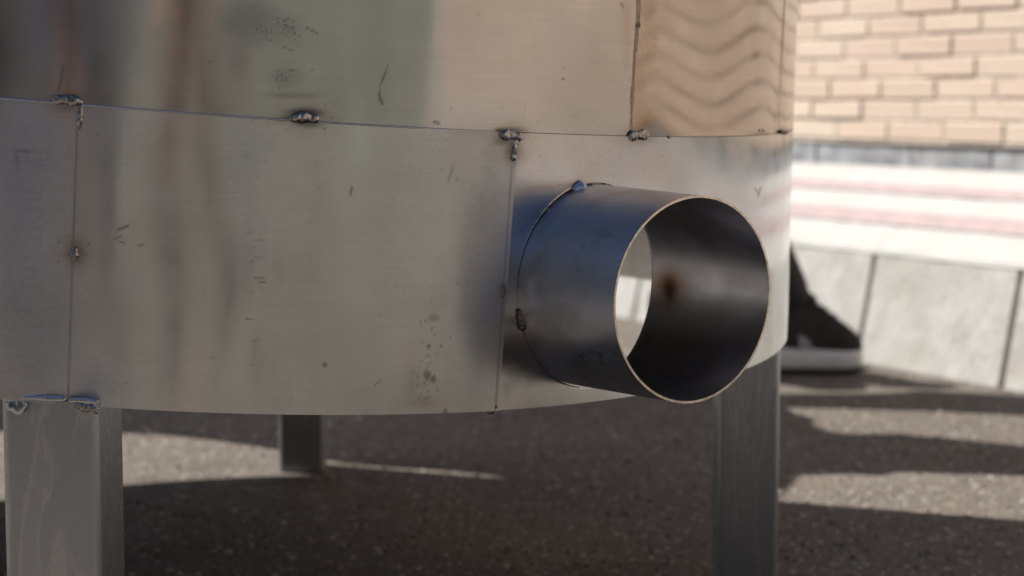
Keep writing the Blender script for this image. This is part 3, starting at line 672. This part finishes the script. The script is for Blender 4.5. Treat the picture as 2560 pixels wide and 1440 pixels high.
def shoe(root, heel, toe, name='shoe'):
    """low trainer along heel->toe: upper, white midsole, outsole, tongue, laces"""
    h, t = Vector((*heel, 0)), Vector((*toe, 0)); L = (t-h).length; ux = (t-h).normalized(); uy = Vector((-ux.y, ux.x, 0))
    def wpt_(x, y, z): return h+ux*(x*L)+uy*y+Vector((0, 0, z))
    st = [0, .02, .06, .14, .25, .38, .5, .62, .74, .84, .92, .97, 1.]
    hw = [.012, .024, .033, .038, .038, .036, .038, .044, .049, .049, .043, .032, .014]
    tops = [.20, .215, .225, .238, .244, .238, .218, .192, .166, .146, .128, .112, .09]
    def loft(zf, wf, nm, mat, parent, k=14):
        v, f = [], []
        for i, x in enumerate(st):
            z0, z1 = zf(i, x)
            for j in range(k):
                a = 2*math.pi*j/k; cy, cz = math.cos(a), math.sin(a); p = .55
                y = math.copysign(abs(cy)**p, cy)*wf(i, x, (cz+1)/2); z = z0+(z1-z0)*(math.copysign(abs(cz)**p, cz)+1)/2
                v.append(wpt_(x, y, z))
        n = len(st)
        for i in range(n-1):
            for j in range(k): f.append((i*k+j, i*k+(j+1) % k, (i+1)*k+(j+1) % k, (i+1)*k+j))
        f += [tuple(range(k)), tuple(range((n-1)*k, n*k))]
        o = link(nm, recalc(mesh(nm, v, f)), mat, None, True)
        o.modifiers.new('s', 'SUBSURF').levels = 1; o.modifiers['s'].render_levels = 2
        return o
    sole_lift = lambda x: .012*max(0, (x-.75)/.25)**2
    up = loft(lambda i, x: (.050+sole_lift(x), tops[i]), lambda i, x, q: hw[i]*(1-.42*q if x > .42 else 1-.25*q), 'shoe', M['suede'], None); keep(up, root)
    ms = loft(lambda i, x: (.012+sole_lift(x), .086-.012*x+sole_lift(x)*.4), lambda i, x, q: hw[i]+.006, 'midsole', M['rubber_white'], up); ms.parent = up
    os_ = loft(lambda i, x: (.0015+sole_lift(x), .015+sole_lift(x)), lambda i, x, q: hw[i]+.004, 'outsole', M['rubber_black'], up); os_.parent = up
    # toe overlay, tongue, laces, side patch
    v = []; f = []
    k = 12
    tg = [wpt_(.34+.02*math.cos(a*0)+.0, .026*math.cos(math.pi*j/k), .165+.0*j) for j in range(2) for a in (0,)]
    me = boxmesh('tongue', .09, .05, .014, .005, 2); o = link('tongue', me, M['black_fabric'], None, True); o.parent = up
    o.matrix_parent_inverse = Matrix.Identity(4); o.location = wpt_(.36, 0, .252); o.rotation_euler = (0, R_(38), math.atan2(ux.y, ux.x))
    for q in range(5):
        x = .46+.055*q; z = np.interp(x, st, tops)+.003; me = boxmesh('lace', .009, .062, .006, .002, 2, .001); o = link('lace', me, M['lace'], None, True); o.parent = up
        o.location = wpt_(x, 0, z-.004); o.rotation_euler = (0, R_(22), math.atan2(ux.y, ux.x)+R_(10*(-1)**q))
    v = []
    for (x, z) in ((.30, .080), (.46, .078), (.40, .108), (.30, .122)):
        for yy in (-.040, -.0445): v.append(wpt_(x, yy+.010*max(0, z-.08)/.05, z))
    o = link('side_patch', recalc(mesh('side_patch', v, [(0, 2, 4, 6), (1, 3, 5, 7), (0, 1, 3, 2), (2, 3, 5, 4), (4, 5, 7, 6), (6, 7, 1, 0)])), M['lace']); o.parent = up
    return up

bystander = empty('person', 'person seated behind the tank in black trainers with white soles and dark trousers', 'person', (.3, 6.1, 0))
person(bystander, dict(pelvis=(.20, 6.12, .56), chest=(.17, 6.12, .90), neck=(.18, 6.12, 1.09), head=(.21, 6.11, 1.24), face=(.8, -.3, -.3),
    l_shoulder=(.18, 5.95, 1.03), l_elbow=(.28, 5.88, .78), l_wrist=(.52, 5.95, .68), r_shoulder=(.18, 6.29, 1.03), r_elbow=(.28, 6.36, .78), r_wrist=(.50, 6.25, .68),
    l_hip=(.24, 6.02, .54), l_knee=(.685, 5.98, .57), l_ankle=(.852, 5.955, .17), r_hip=(.24, 6.22, .54), r_knee=(.66, 6.24, .54), r_ankle=(.50, 6.25, .12)),
    dict(skin=M['skin'], trousers=M['black_fabric'], shirt=M['charcoal']))
def stool(x, y):
    root = empty('wooden_stool', 'low wooden stool under the person seated behind the tank', 'stool', (x, y, 0))
    wood = simple('stool_wood', (.30, .19, .11), .7, 0, 30, .3)
    o = link('seat', boxmesh('seat', .32, .32, .035, .006), wood, root); o.location = (0, 0, .425)
    for sx in (-1, 1):
        for sy in (-1, 1):
            o = link('leg', boxmesh('leg', .035, .035, .41, .004), wood, root); o.location = (sx*.125, sy*.125, .205)
        o = link('stretcher', boxmesh('stretcher', .022, .22, .03, .003), wood, root); o.location = (sx*.125, 0, .15)
stool(.13, 6.12)
shoe(bystander, (.775, 5.955), (1.055, 5.945)); shoe(bystander, (.43, 6.27), (.735, 6.23))

photog = empty('person', 'person in navy shirt bending to the camera, mirrored at the left of the tank', 'person', (.25, -.6, 0))
person(photog, dict(pelvis=(.25, -.70, .86), chest=(.08, -.56, 1.12), neck=(.02, -.48, 1.27), head=(-.03, -.38, 1.37), face=(.1, .8, -.35),
    l_shoulder=(-.12, -.56, 1.22), l_elbow=(-.16, -.40, .98), l_wrist=(-.07, -.22, .82), r_shoulder=(.24, -.44, 1.2), r_elbow=(.24, -.30, .98), r_wrist=(.09, -.20, .80),
    l_hip=(.15, -.70, .82), l_knee=(.02, -.56, .46), l_ankle=(-.06, -.68, .10), r_hip=(.35, -.68, .82), r_knee=(.44, -.52, .46), r_ankle=(.46, -.66, .10)),
    dict(skin=M['skin'], trousers=M['charcoal'], shirt=M['navy']), 1.0)
shoe(photog, (-.07, -.74), (-.11, -.45)); shoe(photog, (.46, -.72), (.52, -.43))
helper = empty('person', 'person with bare forearms and charcoal clothes standing, mirrored above the left skirt panel', 'person', (1.2, -.6, 0))
person(helper, dict(pelvis=(1.18, -.62, .92), chest=(1.12, -.56, 1.28), neck=(1.10, -.54, 1.47), head=(1.08, -.48, 1.62), face=(-.5, .8, -.3),
    l_shoulder=(.92, -.58, 1.41), l_elbow=(.76, -.52, 1.14), l_wrist=(.86, -.32, .96), r_shoulder=(1.32, -.52, 1.41), r_elbow=(1.38, -.40, 1.14), r_wrist=(1.12, -.26, .98),
    l_hip=(1.08, -.62, .88), l_knee=(.98, -.56, .49), l_ankle=(.94, -.64, .10), r_hip=(1.30, -.60, .88), r_knee=(1.52, -.52, .49), r_ankle=(1.60, -.60, .10)),
    dict(skin=M['skin'], trousers=M['charcoal'], shirt=M['charcoal']), .45)
shoe(helper, (.94, -.70), (.88, -.41)); shoe(helper, (1.60, -.66), (1.68, -.37))

# ------------------------------------------------------------------ yard around (seen mirrored in the steel)
def yard_wall(p0, p1, h, label, mat):
    a, b = np.array(p0), np.array(p1); L = np.linalg.norm(b-a); d = (b-a)/L
    root = empty('yard_wall', label, 'wall', (*((a+b)/2), 0))
    me = boxmesh('wall', L, .2, h, .01); o = keep(link('wall', me, mat), root); o.location = (*((a+b)/2), h/2+.001); o.rotation_euler = (0, 0, math.atan2(d[1], d[0])); keep(o, root)
    me = boxmesh('coping', L+.06, .28, .08, .01); o = keep(link('coping', me, M['concrete']), root); o.location = (*((a+b)/2), h+.043); o.rotation_euler = (0, 0, math.atan2(d[1], d[0])); keep(o, root)
e = wpt(SMAX+.05, .1, 0)
yard_wall((e[0]+.3, e[1]-.1), (e[0]-1.2, -9.0), 4.0, 'tall grey green plastered wall beyond the picture edge, facing the tank', M['plaster'])
yard_wall((e[0]-1.4, -9.1), (-9, -9.1), 4.2, 'tall grey plastered wall behind the photographer', M['plaster_grey'])

def add_shade_building(x0, x1, y0, y1, h):  # unseen building added so its shade darkens the ground behind the camera
    cx, cy = (x0+x1)/2, (y0+y1)/2; root = empty('shade_building', 'unseen grey building with roller door and windows, added to shade the yard', 'building', (cx, cy, 0))
    o = link('wall', boxmesh('wall', x1-x0, y1-y0, h, .01), M['plaster'], root); o.location = (0, 0, h/2+.001)
    o = link('roof', boxmesh('roof', x1-x0+.5, y1-y0+.5, .22, .02), M['roof_steel'], root); o.location = (0, 0, h+.112)
    hx = (x1-x0)/2
    d = link('roller_door', boxmesh('roller_door', .08, 3.4, 3.6, .01), M['roof_steel'], root); d.location = (hx+.03, 1.2, 1.81)
    for k in range(14):
        o = link('slat', boxmesh('slat', .03, 3.3, .21, .01), M['roof_steel'], d); o.location = (.05, 0, -1.62+k*.25)
    for y in (-2.6, -4.4):
        for z in (1.9, 4.3):
            w = link('window', boxmesh('window', .08, 1.2, 1.1, .01), M['rubber_white'], root); w.location = (hx+.02, y, z)
            g = link('pane', boxmesh('pane', .02, 1.06, .96), simple('window_glass', (.03, .035, .04), .08), w); g.location = (.04, 0, 0)
add_shade_building(-9.5, -3.6, -14.0, -2.4, 5.6)

# ------------------------------------------------------------------ unseen sheets overhead, added and cut to stripe the ground with shade
def shade_caster(name, poly, zt, label, poles):
    k = zt/math.tan(SUN_EL); pts = [ground(x, y)[:2]+SUN_AZ*k for x, y in poly]  # wanted ground shade carried toward the sun gives the sheet its outline
    cx = np.mean(pts, 0); root = empty(name, label, 'shade_cutout', (cx[0], cx[1], 0), 'unseen sheets added to shade the ground')
    bm = bmesh.new(); vs_ = [bm.verts.new((p[0], p[1], zt)) for p in pts]; f = bm.faces.new(vs_); bmesh.ops.triangulate(bm, faces=[f])
    r = bmesh.ops.extrude_face_region(bm, geom=bm.faces[:]); bmesh.ops.translate(bm, vec=(0, 0, .004), verts=[v for v in r['geom'] if isinstance(v, bmesh.types.BMVert)])
    bmesh.ops.recalc_face_normals(bm, faces=bm.faces); me = bpy.data.meshes.new('sheet'); bm.to_mesh(me); bm.free(); keep(link('sheet', me, M['shade_caster']), root)
    for i in poles:
        p = pts[i]; me = boxmesh('pole', .04, .04, zt+.02, .006); o = link('pole', me, M['roof_steel']); o.location = (p[0], p[1], zt/2+.011); keep(o, root)
T1 = [(-420, 1060), (-60, 1078), (310, 1083), (430, 1090), (560, 1105), (690, 1125), (860, 1159), (1000, 1171), (1100, 1176), (1240, 1190), (1300, 1212), (1400, 1230), (1700, 1245), (1940, 1245), (1975, 1215), (2000, 1188), (2015, 1168), (2080, 1165), (2130, 1185), (2200, 1190), (2240, 1180), (2560, 1190), (2760, 1200),
      (2760, 1135), (2560, 1115), (2400, 1098), (2250, 1085), (2110, 1085), (2060, 1075), (2030, 1062), (2036, 1047), (2008, 1040), (1990, 1052), (1962, 1056), (1950, 1015), (1700, 1000), (1400, 985), (900, 970), (-420, 960)]
T2 = [(1500, 975), (1700, 978), (1960, 984), (2215, 983), (2300, 975), (2560, 990), (2760, 1010), (2760, 1055), (2560, 1040), (2300, 1028), (1960, 1019), (1500, 1012)]
shade_caster('shade_cutout', T1, 1.75, 'large unseen green sheet, added and cut to shade the ground behind the tank', [0, len(T1)-1])
shade_caster('shade_cutout', T2, 1.9, 'narrow unseen green strip, added and cut to cast a dark band on the ground', [])
